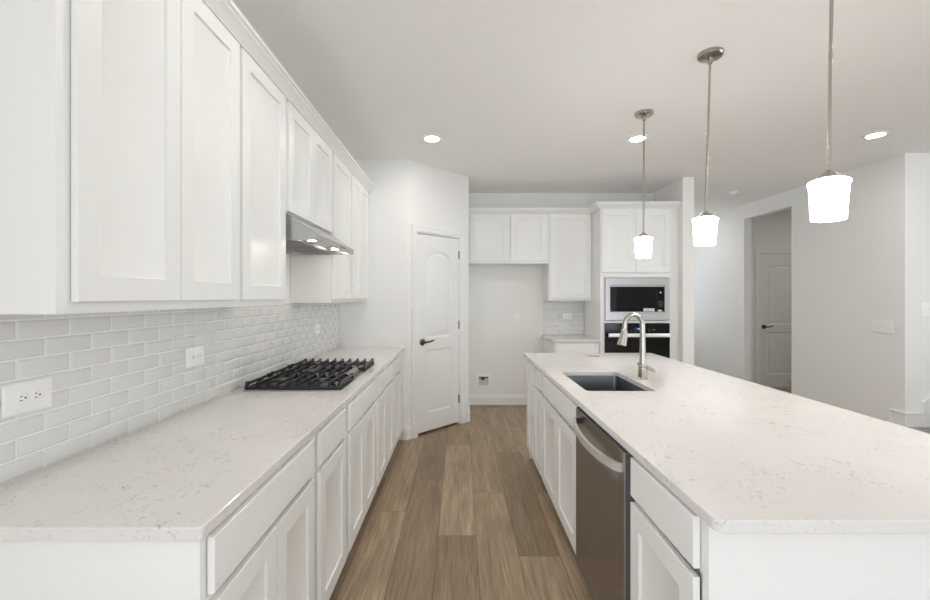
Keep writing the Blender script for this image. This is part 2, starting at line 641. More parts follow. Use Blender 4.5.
# skirt against the stair wall: level, then stepping up and climbing with the stairs
poly = [(-.016, .181), (.285, .181), (.285, .361), (.545, .361), (.545, .541), (.80, .541), (.80, .93), (.155, .405), (.155, .31), (-.016, .31)]
m.loft([[(x, YS - .002 - .014, z) for x, z in poly], [(x, YS - .002, z) for x, z in poly]], True, True, True)
cap = [(-.024, .302), (.163, .302), (.163, .397), (.80, .92), (.80, .945), (.150, .418), (.150, .318), (-.024, .318)]
m.loft([[(x, YS - .002 - .024, z) for x, z in cap], [(x, YS - .002, z) for x, z in cap]], True, True, True)
# return on the right wall
m.box(-.0155, -.001, YS - .0015, YS + .12, .0, .3015)
m.box(-.0235, -.001, YS - .0015, YS + .114, .302, .3178)
m.box(-.024, -.001, YS + .115, YS + .13, .0, .318)
struct('trim_3', m, M['trim'], 'white stair skirt board stepping up at right edge', 'trim', (XR, 0, 0))


# ------------------------------------------------------------------ interior doors
def casing(name, u0, u1, h, label, loc, rz, plinth=True, depth=0.11):
    m = MB()
    prof = [(0.0, 0.02), (0.0, -.011), (.006, -.014), (.022, -.014), (.028, -.010), (.040, -.012), (.056, -.019), (.068, -.019), (.068, -.0005)]
    rings = [[(u0 - o, d, 0), (u0 - o, d, h + o), (u1 + o, d, h + o), (u1 + o, d, 0)] for o, d in prof]
    m.loft(rings, False)
    if plinth:
        m.box(u0 - .078, u0 - .001, -.024, -.0005, 0, .150, .003)
        m.box(u1 + .001, u1 + .078, -.024, -.0005, 0, .150, .003)
    # jamb lining and stop
    m.box(u0 - .0005, u0 + .012, .0, depth, 0, h)
    m.box(u1 - .012, u1 + .0005, .0, depth, 0, h)
    m.box(u0, u1, .0, depth, h - .012, h + .0005)
    return struct(name, m, M['trim'], label, 'door casing', loc, rz)


def interior_door(name, W, H, label, loc, rz, handle_left=True, lower=.024):
    root = thing(name, label, 'door', loc, rz, None, 'structure')
    m = MB()
    bm = m.bm
    sw = .118
    x0, x1 = sw, W - sw
    zb0, zb1 = .21, .86          # lower panel
    zt0, zt1, rise = .985, H - .235, .075
    n = 14
    arch = [(x1 - (x1 - x0) * i / n, zt1 + rise * math.sin(PI * i / n) ** .8) for i in range(n + 1)]
    top = [(x0, zt0), (x1, zt0)] + arch
    bot = [(x0, zb0), (x1, zb0), (x1, zb1), (x0, zb1)]
    def quad(a, b, c, d):
        bm.faces.new([bm.verts.new((p[0], 0, p[1])) for p in (a, b, c, d)])
    quad((0, lower), (x0, lower), (x0, H), (0, H))
    quad((x1, lower), (W, lower), (W, H), (x1, H))
    quad((x0, lower), (x1, lower), (x1, zb0), (x0, zb0))
    quad((x0, zb1), (x1, zb1), (x1, zt0), (x0, zt0))
    for p, q in zip(arch, arch[1:]):
        quad(q, p, (p[0], H), (q[0], H))
    for poly in (top, bot):
        rings = []
        for o, d in ((0, 0), (.004, .008), (.014, .0135), (.024, .012), (.044, .004), (.050, .0032)):
            rings.append([(x, d, z) for x, z in offset_poly(poly, o)])
        m.loft(rings, True, False, True)
    # edges and back
    r0 = [(0, 0, lower), (W, 0, lower), (W, 0, H), (0, 0, H)]
    r1 = [(x, .035, z) for x, _, z in r0]
    m.loft([r0, r1], True, False, True)
    bmesh.ops.remove_doubles(bm, verts=bm.verts, dist=.0002)
    m.build('door_leaf', M['door'], root)
    hx = .062 if handle_left else W - .062
    sg = 1 if handle_left else -1
    hz = .945
    h = MB()
    h.lathe([(.034, 0), (.034, .006), (.028, .011), (.013, .014), (.013, .045), (.011, .048)], 20)
    hb = h.bm
    bmesh.ops.transform(hb, matrix=Matrix.Translation((hx, 0, hz)) @ Matrix.Rotation(PI / 2, 4, 'X'), verts=hb.verts)
    h.tube([(hx, -.046, hz), (hx + sg * .03, -.048, hz + .002), (hx + sg * .065, -.050, hz + .004),
            (hx + sg * .095, -.050, hz + .012), (hx + sg * .118, -.049, hz + .014)], [.011, .010, .009, .0075, .006], 10)
    h.build('door_handle', M['bronze'], root)['label'] = 'dark metal lever handle'
    ex = W + .002 if handle_left else -.002
    for z in (.28, 1.10, 1.87):
        g = MB()
        g.lathe([(.0055, -.045), (.0055, .045)], 10, (ex, -.007, z))
        g.box(ex - .010, ex + .010, -.004, -.001, z - .044, z + .044)
        g.build('hinge', M['nickel'], root)
    return root


AL = (A[0], A[1], 0)
casing('trim_1', DU0, DU1, DH, 'white moulded casing around the pantry door', AL, R(45))
nd = Vector((-s, s, 0)) * .006
interior_door('door_1', .584, 2.048, 'white two-panel arched pantry door on the angled wall',
              (A[0] + (DU0 + .016) * s + nd.x, A[1] + (DU0 + .016) * s + nd.y, 0), R(45))
casing('trim_2', HD0 - .012, HD1 + .012, 2.088, 'beige-shaded casing around the hall door', (0, HY, 0), 0, False)
interior_door('door_2', HD1 - HD0 - .008, 2.07, 'two-panel arched door at the end of the hall', (HD0 + .004, HY + .012, 0), 0)

# ------------------------------------------------------------------ cabinets
STILE = .064


def shaker(u0, u1, z0, z1, stile=STILE):
    """five-piece door front lying in the plane y=-0.019 .. -0.0005"""
    m = MB()
    poly = [(u0, z0), (u1, z0), (u1, z1), (u0, z1)]
    rings = []
    for o, d in ((0, -.0028), (0, -.0175), (.0015, -.019), (stile, -.019), (stile + .0022, -.0115), (stile + .004, -.0105)):
        rings.append([(x, d, z) for x, z in offset_poly(poly, o)])
    m.loft(rings, True, True, True)
    return m


def flat_front(u0, u1, z0, z1):
    m = MB()
    poly = [(u0, z0), (u1, z0), (u1, z1), (u0, z1)]
    rings = []
    for o, d in ((0, -.0028), (0, -.0172), (.0018, -.019)):
        rings.append([(x, d, z) for x, z in offset_poly(poly, o)])
    m.loft(rings, True, True, True)
    return m


def face_frame(W, z0, z1, holes):
    """board with rectangular holes, y 0 .. 0.019"""
    m = MB()
    us = sorted({0, W} | {h[0] for h in holes} | {h[1] for h in holes})
    zs = sorted({z0, z1} | {h[2] for h in holes} | {h[3] for h in holes})
    for a, b in zip(us, us[1:]):
        for c, d in zip(zs, zs[1:]):
            cu, cz = (a + b) / 2, (c + d) / 2
            if not any(h[0] < cu < h[1] and h[2] < cz < h[3] for h in holes):
                m.box(a, b, 0, .0185, c, d)
    bmesh.ops.remove_doubles(m.bm, verts=m.bm.verts, dist=.0001)
    return m


def cabinet(name, label, cat, loc, rz, W, depth, z0, z1, fronts, group=None, toe=0.0, body_u0=.001, body_u1=None, hollow=False):
    root = thing(name, label, cat, (loc[0], loc[1], 0 if toe else z0), rz, group)
    dz = 0 if toe else -z0
    b1 = W - .001 if body_u1 is None else body_u1
    zb = toe if toe else z0
    T = Matrix.Translation((0, 0, dz))
    if hollow:
        bd = MB().box(body_u0, body_u0 + .018, .0195, depth, zb, z1 - .0005).box(b1 - .018, b1, .0195, depth, zb, z1 - .0005)
        bd.box(body_u0 + .018, b1 - .018, .0195, depth, zb, zb + .018).box(body_u0 + .018, b1 - .018, depth - .012, depth, zb + .018, z1 - .0005)
    else:
        bd = MB().box(body_u0, b1, .0195 if not toe else .06, depth, zb, z1 - .0005)
        if toe:
            bd.box(body_u0, body_u0 + .018, .0192, .06, zb, z1 - .0005).box(b1 - .018, b1, .0192, .06, zb, z1 - .0005)
    bd.build('body', M['cabinet'], root, T)
    if toe:
        holes = [(u0 + .006, u1 - .006, a - .0085, b - .03) for k_, u0, u1, a, b in fronts if k_ == 'drawer']
        face_frame(W - .0003, zb, z1, holes).build('face_frame', M['cabinet'], root, T)
    else:
        MB().box(.0003, W - .0003, 0, .0192, zb, z1, .0006).build('face_frame', M['cabinet'], root, T)
    if toe:
        MB().box(body_u0, b1, .085, depth - .01, 0, toe - .0005).build('toe_kick', M['cabinet'], root, T)
    for kind, u0, u1, a, b in fronts:
        if kind == 'door':
            shaker(u0, u1, a, b).build('door', M['cabinet'], root, T)
        else:
            flat_front(u0, u1, a, b).build('drawer', M['cabinet'], root, T)
    return root


DRZ = (.747, .873)
DOZ = (.150, .726)
TOE = .112
ZB = .8835             # top of base cabinets
XF = -.560             # left face frames
lr = R(90)


def left_base(d0, d1, label, fr, **k):
    return cabinet('base_cabinet', label, 'cabinet', (XF, d0), lr, d1 - d0, .630, 0, ZB, [(t, a - d0, b - d0, *z) for t, a, b, z in fr],
                   'white base cabinets under the left worktop', TOE, **k)


left_base(.900, 1.590, 'nearest base cabinet of the left run, wide drawer over two doors, open end panel',
          [('drawer', .9217, 1.560, DRZ), ('door', .9217, 1.238, DOZ), ('door', 1.2435, 1.560, DOZ)])
left_base(1.590, 2.035, 'left base cabinet with single narrow door, second from the near end',
          [('drawer', 1.619, 1.992, DRZ), ('door', 1.619, 1.992, DOZ)])
left_base(2.035, 2.742, 'left base cabinet with two doors below the near half of the cooktop',
          [('drawer', 2.065, 2.708, DRZ), ('door', 2.065, 2.384, DOZ), ('door', 2.389, 2.708, DOZ)])
left_base(2.742, 3.445, 'left base cabinet with two doors below the far end of the cooktop',
          [('drawer', 2.775, 3.412, DRZ), ('door', 2.775, 3.091, DOZ), ('door', 3.096, 3.412, DOZ)])
left_base(3.445, 4.115, 'farthest left base cabinet, against the pantry wall',
          [('drawer', 3.477, 3.80, DRZ), ('door', 3.477, 3.80, DOZ)])

# island, facing the aisle
XI = .582
IF, IN = 3.655, .978    # far and near ends
ir = R(-90)


def island_base(d_far, d_near, label, fr, **k):
    return cabinet('island_cabinet', label, 'cabinet', (XI, d_far), ir, d_far - d_near, .600, 0, ZB,
                   [(t, d_far - b, d_far - a, *z) for t, a, b, z in fr], 'white cabinets in the island base', TOE, **k)


island_base(1.388, IN + .020, 'nearest island cabinet with drawer and door, right of the dishwasher',
            [('drawer', 1.009, 1.382, DRZ), ('door', 1.009, 1.382, DOZ)], body_u1=1.388 - .9995)
island_base(2.905, 1.995, 'island sink cabinet with false drawer front over two doors',
            [('drawer', 2.030, 2.868, DRZ), ('door', 2.030, 2.447, DOZ), ('door', 2.452, 2.868, DOZ)], hollow=True)
island_base(3.215, 2.905, 'narrow island cabinet with drawer and door beyond the sink cabinet',
            [('drawer', 2.935, 3.188, DRZ), ('door', 2.935, 3.188, DOZ)])
island_base(IF, 3.215, 'island cabinet at the far end with one tall door and no drawer',
            [('door', 3.245, 3.50, (.150, .873))], body_u0=.021)
pn = thing('island_paneling', 'white panels wrapping the near end and back of the island', 'panel', (XI, IN, 0))
MB().box(.0, .84, 0, .0195, .0, ZB - .001).build('end_panel', M['cabinet'], pn)
MB().box(.0205, .84, IF - IN - .020, IF - IN, .0, ZB - .001).build('end_panel', M['cabinet'], pn)
MB().box(.815, .84, .0205, IF - IN - .0205, .0, ZB - .001).build('back_panel', M['cabinet'], pn)

# upper cabinets on the left wall
XU = -.910
UZ0, UZ1 = 1.363, 2.432
UD = (1.391, 2.427)
UDB = 2.413


def left_upper(d0, d1, label, fr, z0=UZ0, lip=.028):
    return cabinet('wall_cabinet', label, 'cabinet', (XU, d0), lr, d1 - d0, .281, z0, UZ1,
                   [('door', a - d0, b - d0, z0 + lip, UD[1]) for a, b in fr], 'white wall cabinets on the left wall')


left_upper(.940, 1.704, 'nearest wall cabinet on the left, large double-door unit', [(.975, 1.335), (1.3385, 1.692)])
left_upper(1.704, 2.158, 'single-door wall cabinet just before the range hood', [(1.717, 2.140)])
left_upper(2.158, 2.938, 'short double-door wall cabinet directly above the range hood', [(2.178, 2.5455), (2.5495, 2.916)], 1.8455, .006)
left_upper(2.938, 3.430, 'single-door wall cabinet just beyond the range hood', [(2.958, 3.415)])
left_upper(3.430, 4.116, 'farthest wall cabinet on the left, against the pantry wall', [(3.443, 3.760), (3.764, 4.070)])

# back wall group
YU = 5.14
bg = 'white wall cabinets on the back wall'
cabinet('wall_cabinet', 'short double-door wall cabinet above the empty fridge alcove', 'cabinet', (.101, YU), 0, .986, .326, 1.820, UZ1,
        [('door', .022, .500, 1.850, UDB), ('door', .523, .962, 1.850, UDB)], bg)
cabinet('wall_cabinet', 'tall single-door wall cabinet left of the oven tower', 'cabinet', (1.0875, YU), 0, .531, .326, UZ0, UZ1,
        [('door', .020, .505, 1.391, UDB)], bg)
cabinet('base_cabinet', 'small base cabinet between fridge alcove and oven tower', 'cabinet', (1.0875, 4.85), 0, .531, .615, 0, ZB,
        [('drawer', .022, .508, *DRZ), ('door', .022, .508, *DOZ)], None, TOE)

# oven tower
YT, XT, WT = 4.83, 1.621, .896
tw = thing('oven_cabinet', 'tall white cabinet tower holding the microwave and oven', 'cabinet', (XT, YT, 0))
OU0, OU1 = .049, .794
m = MB()
m.box(0, .019, .0195, .63, 0, UZ1)
m.box(WT - .019, WT, .0195, .63, 0, UZ1)
m.box(.0195, WT - .0195, .0195, .63, 1.66, UZ1)
m.box(.0195, WT - .0195, .0195, .63, 1.112, 1.130)
m.box(.0195, WT - .0195, .0195, .63, .112, .395)
m.box(.0195, WT - .0195, .085, .60, 0, .111)
m.box(.0195, WT - .0195, .612, .63, .396, 1.111)
m.box(.0195, WT - .0195, .612, .63, 1.131, 1.659)
m.build('body', M['cabinet'], tw)
face_frame(WT, .112, UZ1, [(OU0, OU1, .410, 1.106), (OU0, OU1, 1.134, 1.632)]).build('face_frame', M['cabinet'], tw)
shaker(.014, .404, 1.690, UDB).build('door', M['cabinet'], tw)
shaker(.409, .797, 1.690, UDB).build('door', M['cabinet'], tw)
flat_front(.014, .797, .150, .395).build('drawer', M['cabinet'], tw)

# crown mouldings
CR = [(0.0005, 2.4325), (.020, 2.4325), (.021, 2.437), (.030, 2.445), (.046, 2.462), (.058, 2.470), (.060, 2.478), (.070, 2.480), (.070, 2.496), (.0005, 2.496)]
tag(MB().sweep([(XU, YP - .003), (XU, .940), (XL + .002, .940)][::-1], CR).build('crown_moulding', M['cabinet']),
    'white crown moulding along the top of the left wall cabinets', 'moulding')
tag(MB().sweep([(.1015, YU), (XT - .0005, YU), (XT - .0005, YT), (XT + WT, YT)], CR).build('crown_moulding', M['cabinet']),
    'white crown moulding stepping forward over the oven tower on the back wall', 'moulding')

# ------------------------------------------------------------------ worktops
TH = .0295
def worktop(label, outer, hole=None):
    return tag(MB().slab(outer, hole, ZT - TH, ZT).build('worktop', M['quartz'], smooth=False), label, 'worktop')


CT = (-1.128, -.614, 2.165, 3.062)     # cooktop footprint
SK = (.663, 1.030, 2.180, 2.755)      # sink opening
worktop('long speckled white quartz worktop along the left wall', rounded_rect(XL + .001, -.546, .883, YP - .002, .012, 4, (0, 1, 0, 0)))
worktop('large speckled white quartz worktop of the kitchen island',
        rounded_rect(.5605, 1.681, .9116, 3.68, .024, 6), rounded_rect(SK[0], SK[1], SK[2], SK[3], .022, 4))
worktop('small quartz worktop between fridge alcove and oven tower', rounded_rect(1.061, 1.619, 4.82, YB - .001, .006, 3, (1, 0, 0, 0)))

# ------------------------------------------------------------------ tiled backsplashes
TP, TR, GR = .1525, .0532, .0052


def backsplash(label, L, H, loc, rz, ph, half_first):
    """bevelled subway tiles; local x along the wall, face towards -y"""
    root = thing('backsplash', label, 'backsplash', loc, rz)
    MB().box(0, L, -.004, -.001, 0, H).build('grout', M['grout'], root)
    m = MB()
    r = 0
    while r * TR < H - .012:
        z0, z1 = r * TR + GR / 2, min((r + 1) * TR - GR / 2, H)
        x = ph + (TP / 2 if r % 2 else 0) - TP * 30
        while x < L:
            x0, x1 = max(x + GR / 2, 0), min(x + TP - GR / 2, L)
            if x1 - x0 > .012:
                poly = [(x0, z0), (x1, z0), (x1, z1), (x0, z1)]
                rg = [[(a, d, b) for a, b in offset_poly(poly, o)] for o, d in ((0, -.0041), (.0005, -.0050), (.0050, -.0082), (.0060, -.0085))]
                if z1 - z0 > .025 and x1 - x0 > .025:
                    m.loft(rg, True, False, True)
                else:
                    m.loft([[(a, d, b) for a, b in offset_poly(poly, o)] for o, d in ((0, -.0041), (.0005, -.0050), (.003, -.0070))], True, False, True)
            x += TP
        r += 1
    m.build('tiles', M['tile'], root)
    return root


ZW = ZT + .0005
backsplash('long glossy white subway tile backsplash on the left wall behind the cooktop', YP - .002 - .90, UZ0 - ZW - .002, (XL, .90, ZW), lr, 1.1955 - .90, 0)
backsplash('small white subway tile backsplash left of the oven tower', .531, UZ0 - ZW - .002, (1.0875, YB, ZW), 0, .04, 0)

# ------------------------------------------------------------------ range hood
W_H = .752
hd = thing('range_hood', 'slim stainless under-cabinet range hood with lit underside', 'range hood', (XU, 2.174, 0), lr)
m = MB()
prof = [(.268, 1.843), (-.004, 1.843), (-.155, 1.742), (-.163, 1.735), (-.163, 1.700)]
bm = m.bm
ring = [[bm.verts.new((u, v, z)) for v, z in prof] for u in (0, W_H)]
for i in range(4):
    bm.faces.new((ring[0][i], ring[0][i + 1], ring[1][i + 1], ring[1][i]))
bk = [bm.verts.new((u, .268, 1.700)) for u in (0, W_H)]
bm.faces.new((ring[0][0], ring[1][0], bk[1], bk[0]))
for j in (0, 1):
    bm.faces.new(ring[j] + [bk[j]])
# rim and cavity
def rim(d, z):
    return [(d, .268 - d, z), (d, -.163 + d, z), (W_H - d, -.163 + d, z), (W_H - d, .268 - d, z)]
m.loft([rim(0, 1.700), rim(.014, 1.700), rim(.016, 1.722)], True, False, True)
bmesh.ops.remove_doubles(bm, verts=bm.verts, dist=.0002)
m.build('hood_shell', M['steel'], hd)
MB().box(.001, W_H - .001, -.1668, -.1632, 1.7005, 1.7345, .0012).build('front_lip', M['steel'], hd)
for k in range(2):
    f = MB()
    f.box(.06 + k * .32, .06 + k * .32 + .31, -.03, .20, 1.713, 1.7218)
    for j in range(9):
        f.box(.075 + k * .32 + j * .033, .085 + k * .32 + j * .033, -.02, .19, 1.709, 1.7135)
    f.build('filter', M['steel'], hd)
for k in range(2):
    c = .16 + k * .43
    MB().lathe([(.023, 1.717), (.023, 1.7219)], 20, (c, -.085, 0)).build('lamp_lens', M['hoodlens'], hd)
for k in range(2):
    MB().box(.43 + k * .06, .455 + k * .06, -.1685, -.1669, 1.712, 1.722, .0005).build('button', M['blackplastic'], hd)

# ------------------------------------------------------------------ gas cooktop
ck = thing('gas_cooktop', 'stainless gas cooktop with black cast-iron grates on left worktop', 'cooktop', (CT[0], CT[2], ZT + .0004), 0)
WX, LY = CT[1] - CT[0], CT[3] - CT[2]
m = MB()
outer = rounded_rect(0, WX, 0, LY, .012, 4)
rings = []
for o, z in ((.001, 0), (0, .003), (.002, .0060), (.010, .0066)):
    rings.append([(x, y, z) for x, y in offset_poly(outer, o)])
m.loft(rings, True, True, True)
m.build('tray', M['steel'], ck)
m = MB()
m.loft([[(x, y, z) for x, y in offset_poly(outer, o)] for o, z in ((.0105, .0067), (.016, .0072), (.022, .0069))], True, True, True)
m.build('burner_pan', M['pan'], ck)
bz = .0073
for (bx_, by_, rr) in ((.14, .16, .042), (.37, .16, .036), (.20, LY / 2, .058), (.14, LY - .16, .036), (.37, LY - .16, .045)):
    q = MB().lathe([(rr * 1.25, bz), (rr * 1.25, bz + .006), (rr, bz + .010), (rr, bz + .018)], 24, (bx_, by_, 0)).build('burner', M['steel'], ck)
    MB().lathe([(rr * .95, bz + .0182), (rr * .98, bz + .022), (rr * .9, bz + .027), (rr * .5, bz + .028)], 24, (bx_, by_, 0)).build('burner_cap', M['burner'], q)
for k in range(5):
    y = LY / 2 + (k - 2) * .052
    MB().lathe([(.020, bz), (.020, bz + .004), (.016, bz + .006), (.0155, bz + .024), (.013, bz + .027)], 18, (WX - .062, y, 0)).build('knob', M['nickel'], ck)


def grate(y0, y1, xa, xb, nbar):
    g = MB()
    zt, wb = .042, .012
    xs = [xa + wb / 2 + (xb - xa - wb) * i / (nbar - 1) for i in range(nbar)]
    # bars along the cooktop, bent down into sloping legs with a raised knee at both ends
    for i, x in enumerate(xs):
        hw = wb / 2 * (.9 if 0 < i < nbar - 1 else 1.15)
        half = [(0, .012), (.010, .012), (.020, zt - .016), (.034, zt - .014)]
        top = [(.040, zt - .003), (.024, zt + .004), (.013, zt - .001), (.004, zt - .016), (0, .022)]
        pr = [(y0 + a, b) for a, b in half] + [(y1 - a, b) for a, b in half[::-1]]
        pr += [(y1 - a, b) for a, b in top[::-1]] + [(y0 + a, b) for a, b in top]
        g.loft([[(x - hw, y, z) for y, z in pr], [(x + hw, y, z) for y, z in pr]], True, True, True)
    # low frame joining the legs, and a cross bar under the middle
    for y in (y0 + .005, y1 - .005):
        g.box(xa, xb, y - .006, y + .006, .0095, .0205, .002)
    g.box(xa, xb, (y0 + y1) / 2 - .006, (y0 + y1) / 2 + .006, zt - .020, zt - .007, .002)
    for x in (xa + .008, xb - .008):
        g.box(x - .008, x + .008, y0 + .002, y0 + .016, bz + .0004, .0100, .002)
        g.box(x - .008, x + .008, y1 - .016, y1 - .002, bz + .0004, .0100, .002)
        g.box(x - .006, x + .006, y0 + .006, y1 - .006, .0095, .0180, .002)
    return g


L3 = (LY - .038) / 3
for k in range(3):
    y0 = .014 + k * (L3 + .005)
    grate(y0, y0 + L3, .004, (WX - .014) if k != 1 else WX - .098, 10 if k != 1 else 8).build('grate', M['iron'], ck)

# ------------------------------------------------------------------ sink and faucet
sk = thing('sink', 'undermount stainless single-bowl sink in the island worktop', 'sink', (0, 0, ZT - TH - .0004))
m = MB()
base = rounded_rect(SK[0] - .004, SK[1] + .004, SK[2] - .004, SK[3] + .004, .026, 4)
rings = []
for o, z in ((-.022, -.002), (-.022, 0), (0, 0), (.002, -.006), (.006, -.20), (.02, -.218), (.05, -.224)):
    rings.append([(x, y, z) for x, y in offset_poly(base, o)])
m.loft(rings, True, False, True)
m.build('basin', M['sinksteel'], sk)
MB().lathe([(.045, -.2235), (.045, -.2215), (.032, -.2215), (.028, -.2230)], 24, ((SK[0] + SK[1]) / 2, SK[3] - .20, 0)).build('drain', M['steel'], sk)

fx, fy = 1.092, 2.50
fc = thing('faucet', 'brushed nickel gooseneck pull-down faucet behind the sink', 'faucet', (fx, fy, ZT + .0004))
m = MB()
m.lathe([(.030, 0), (.030, .006), (.0265, .010), (.0262, .060), (.0262, .072), (.022, .080)], 28)
m.build('base', M['nickel'], fc)
m = MB()
pts, rad = [], []
for z in (.066, .09, .13, .18, .24, .285):
    pts.append((0, 0, z))
    rad.append({.066: .0225, .09: .0205, .13: .0185, .18: .017, .24: .0158, .285: .0150}[z])
RA = .0535
for i in range(1, 15):
    a = PI * .955 * i / 14
    pts.append((-RA + RA * math.cos(a), 0, .320 + RA * 1.18 * math.sin(a)))
    rad.append(.0148)
pts.append((-.108, 0, .295))
rad.append(.0146)
m.tube(pts, rad, 18)
m.build('spout', M['nickel'], fc)
m = MB()
m.tube([(-.1078, 0, .297), (-.1085, 0, .292), (-.1135, 0, .255), (-.1205, 0, .222), (-.1250, 0, .203), (-.1255, 0, .200)],
       [.0150, .0185, .0215, .0255, .0275, .0250], 20)
m.build('spray_head', M['nickel'], fc)
m = MB()
# tilted ring with a lever
m.lathe([(.0270, -.009), (.0325, -.007), (.0345, 0), (.0325, .007), (.0260, .009)], 28)
m.tube([(.022, -.006, 0), (.040, -.012, .001), (.058, -.018, -.001), (.072, -.022, -.008)], [.0115, .0105, .0095, .0080], 10)
bmesh.ops.transform(m.bm, matrix=Matrix.Translation((0, 0, .078)) @ Matrix.Rotation(R(20), 4, 'Y') @ Matrix.Rotation(R(6), 4, 'X'), verts=m.bm.verts)
m.build('lever_handle', M['nickel'], fc)

pc = thing('counter_plate', 'small flat dark plate lying on the far end of the island', 'outlet', (1.106, 3.45, ZT + .0004))  # small steel plate with a dark top
MB().box(-.046, .046, -.03, .03, 0, .004, .0015).build('cover', M['steel'], pc)
MB().box(-.040, .040, -.022, .022, .0042, .0058, .0006).build('flap', M['blackplastic'], pc)

# ------------------------------------------------------------------ dishwasher
DWW = .588
dw = thing('dishwasher', 'dark stainless dishwasher with bowed handle built into the island', 'dishwasher', (.590, 1.985, 0), ir)
MB().box(.002, DWW - .002, .012, .575, .112, .880).build('tub', M['blackplastic'], dw)
m = MB()
DF = -.040
pro = [(.010, .155), (DF + .006, .155), (DF, .161), (DF, .862), (DF + .006, .868), (.010, .868)]
# door skin with a scooped pocket behind the handle
nx, nz = 36, 40
bm = m.bm
def depth(u, z):
    t = (z - .765) / .105
    e = max(0.0, 1 - ((u - DWW / 2) / (DWW / 2 - .03)) ** 4)
    if 0 < t < 1:
        return .016 * math.sin(PI * t) ** .7 * e ** .6
    return 0
vs = [[bm.verts.new((.002 + (DWW - .004) * i / nx, DF + depth(.002 + (DWW - .004) * i / nx, .155 + .725 * j / nz), .155 + .725 * j / nz)) for j in range(nz + 1)] for i in range(nx + 1)]
for i in range(nx):
    for j in range(nz):
        bm.faces.new((vs[i][j], vs[i + 1][j], vs[i + 1][j + 1], vs[i][j + 1]))
r0 = [vs[0][0], vs[nx][0], vs[nx][nz], vs[0][nz]]
edge = [v.co.copy() for v in ([vs[i][0] for i in range(nx + 1)] + [vs[nx][j] for j in range(1, nz + 1)] + [vs[i][nz] for i in range(nx - 1, -1, -1)] + [vs[0][j] for j in range(nz - 1, 0, -1)])]
m.loft([edge, [(c.x, .011, c.z) for c in edge]], True, False, True)
bmesh.ops.remove_doubles(bm, verts=bm.verts, dist=.0002)
m.build('door', M['dwsteel'], dw)
# side edge of the door seen from the near end
MB().box(DWW - .0018, DWW, DF + .004, .011, .157, .878).build('door_edge', M['dwedge'], dw)
MB().box(DWW - .0035, DWW - .0005, DF - .0012, DF + .0005, .157, .878, .0004).build('bright_bevel', M['steel'], dw)  # lighter steel strip paints the bright line on the door's bevel
MB().box(.004, DWW - .004, DF + .004, .010, .8802, .8835).build('gap_strip', M['slot'], dw)  # dark strip laid in the gap between door top and worktop
m = MB()
pts = []
rings = []
for i in range(25):
    t = i / 24
    u = .018 + (DWW - .036) * t
    bow = .040 * math.sin(PI * t) ** .55
    v = DF - .003 - bow
    zc = .824 - .010 * math.sin(PI * t)
    rings.append([(u, v - .0075, zc - .0145), (u, v + .0055, zc - .0145), (u, v + .0055, zc + .0145), (u, v - .0075, zc + .0145)])
m.loft(rings, True, True, True)
m.build('handle', M['handle'], dw)['label'] = 'bowed bright steel handle'
MB().box(.30, .345, DF - .0006, DF - .0001, .196, .201).build('badge', M['steel'], dw)
MB().box(.02, DWW - .02, .05, .07, .0005, .111).build('kick_plate', M['blackplastic'], dw)

# ------------------------------------------------------------------ microwave and wall oven
mw = thing('microwave', 'built-in stainless framed microwave with black glass door', 'microwave', (XT + OU0, YT, 1.1345))
MWW, MWH = OU1 - OU0, .497
MB().box(.03, MWW - .03, .003, .50, .0, MWH - .03).build('case', M['blackplastic'], mw)
m = MB()
fw = .050
ow = [(.0015, .004), (MWW - .0015, .004), (MWW - .0015, MWH - .004), (.0015, MWH - .004)]
iw = [(.060, .088), (MWW - .060, .088), (MWW - .060, MWH - .092), (.060, MWH - .092)]
rr_ = []
for poly, o, d in ((ow, 0, .0025), (ow, 0, -.018), (ow, .003, -.022), (iw, -.004, -.022), (iw, 0, -.019), (iw, 0, -.004)):
    rr_.append([(x, d, z) for x, z in offset_poly(poly, o)])
m.loft(rr_, True, False, False)
m.build('trim_frame', M['steel'], mw)
md = MB().box(.0605, MWW - .0605, -.0145, .0024, .0885, MWH - .0925, .001).build('door', M['blackglass'], mw)
m = MB()
m.box(.061, MWW - .061, -.0175, -.0150, .0888, .102)
m.box(.061, MWW - .061, -.0175, -.0150, MWH - .106, MWH - .0928)
m.build('door_rail', M['steel'], md)
MB().box(MWW - .148, MWW - .146, -.0152, -.0146, .104, MWH - .108).build('panel_seam', M['slot'], md)
m = MB()
for i in range(4):
    for j in range(3):
        m.box(MWW - .128 + j * .018, MWW - .116 + j * .018, -.0152, -.0146, .16 + i * .02, .166 + i * .02)
m.build('keypad', M['ink'], md)
MB().lathe([(.010, 0), (.010, .0006)], 16, (0, 0, 0)).build('indicator', M['sticker'], md,
        Matrix.Translation((MWW - .105, -.0146, .325)) @ Matrix.Rotation(PI / 2, 4, 'X'))
sb = MB().box(MWW - .30, MWW - .175, -.0153, -.0146, .106, .142).build('sticker', M['sticker'], md)
m = MB()
for j, (a, b) in enumerate(((0, .10), (.01, .06), (.07, .115))):
    m.box(MWW - .296 + a, MWW - .296 + b, -.0156, -.01535, .111 + j * .010, .115 + j * .010)
m.build('sticker_print', M['ink'], sb)
MB().box(MWW - .135, MWW - .090, -.0153, -.0146, .106, .124).build('open_button', M['sticker'], md)

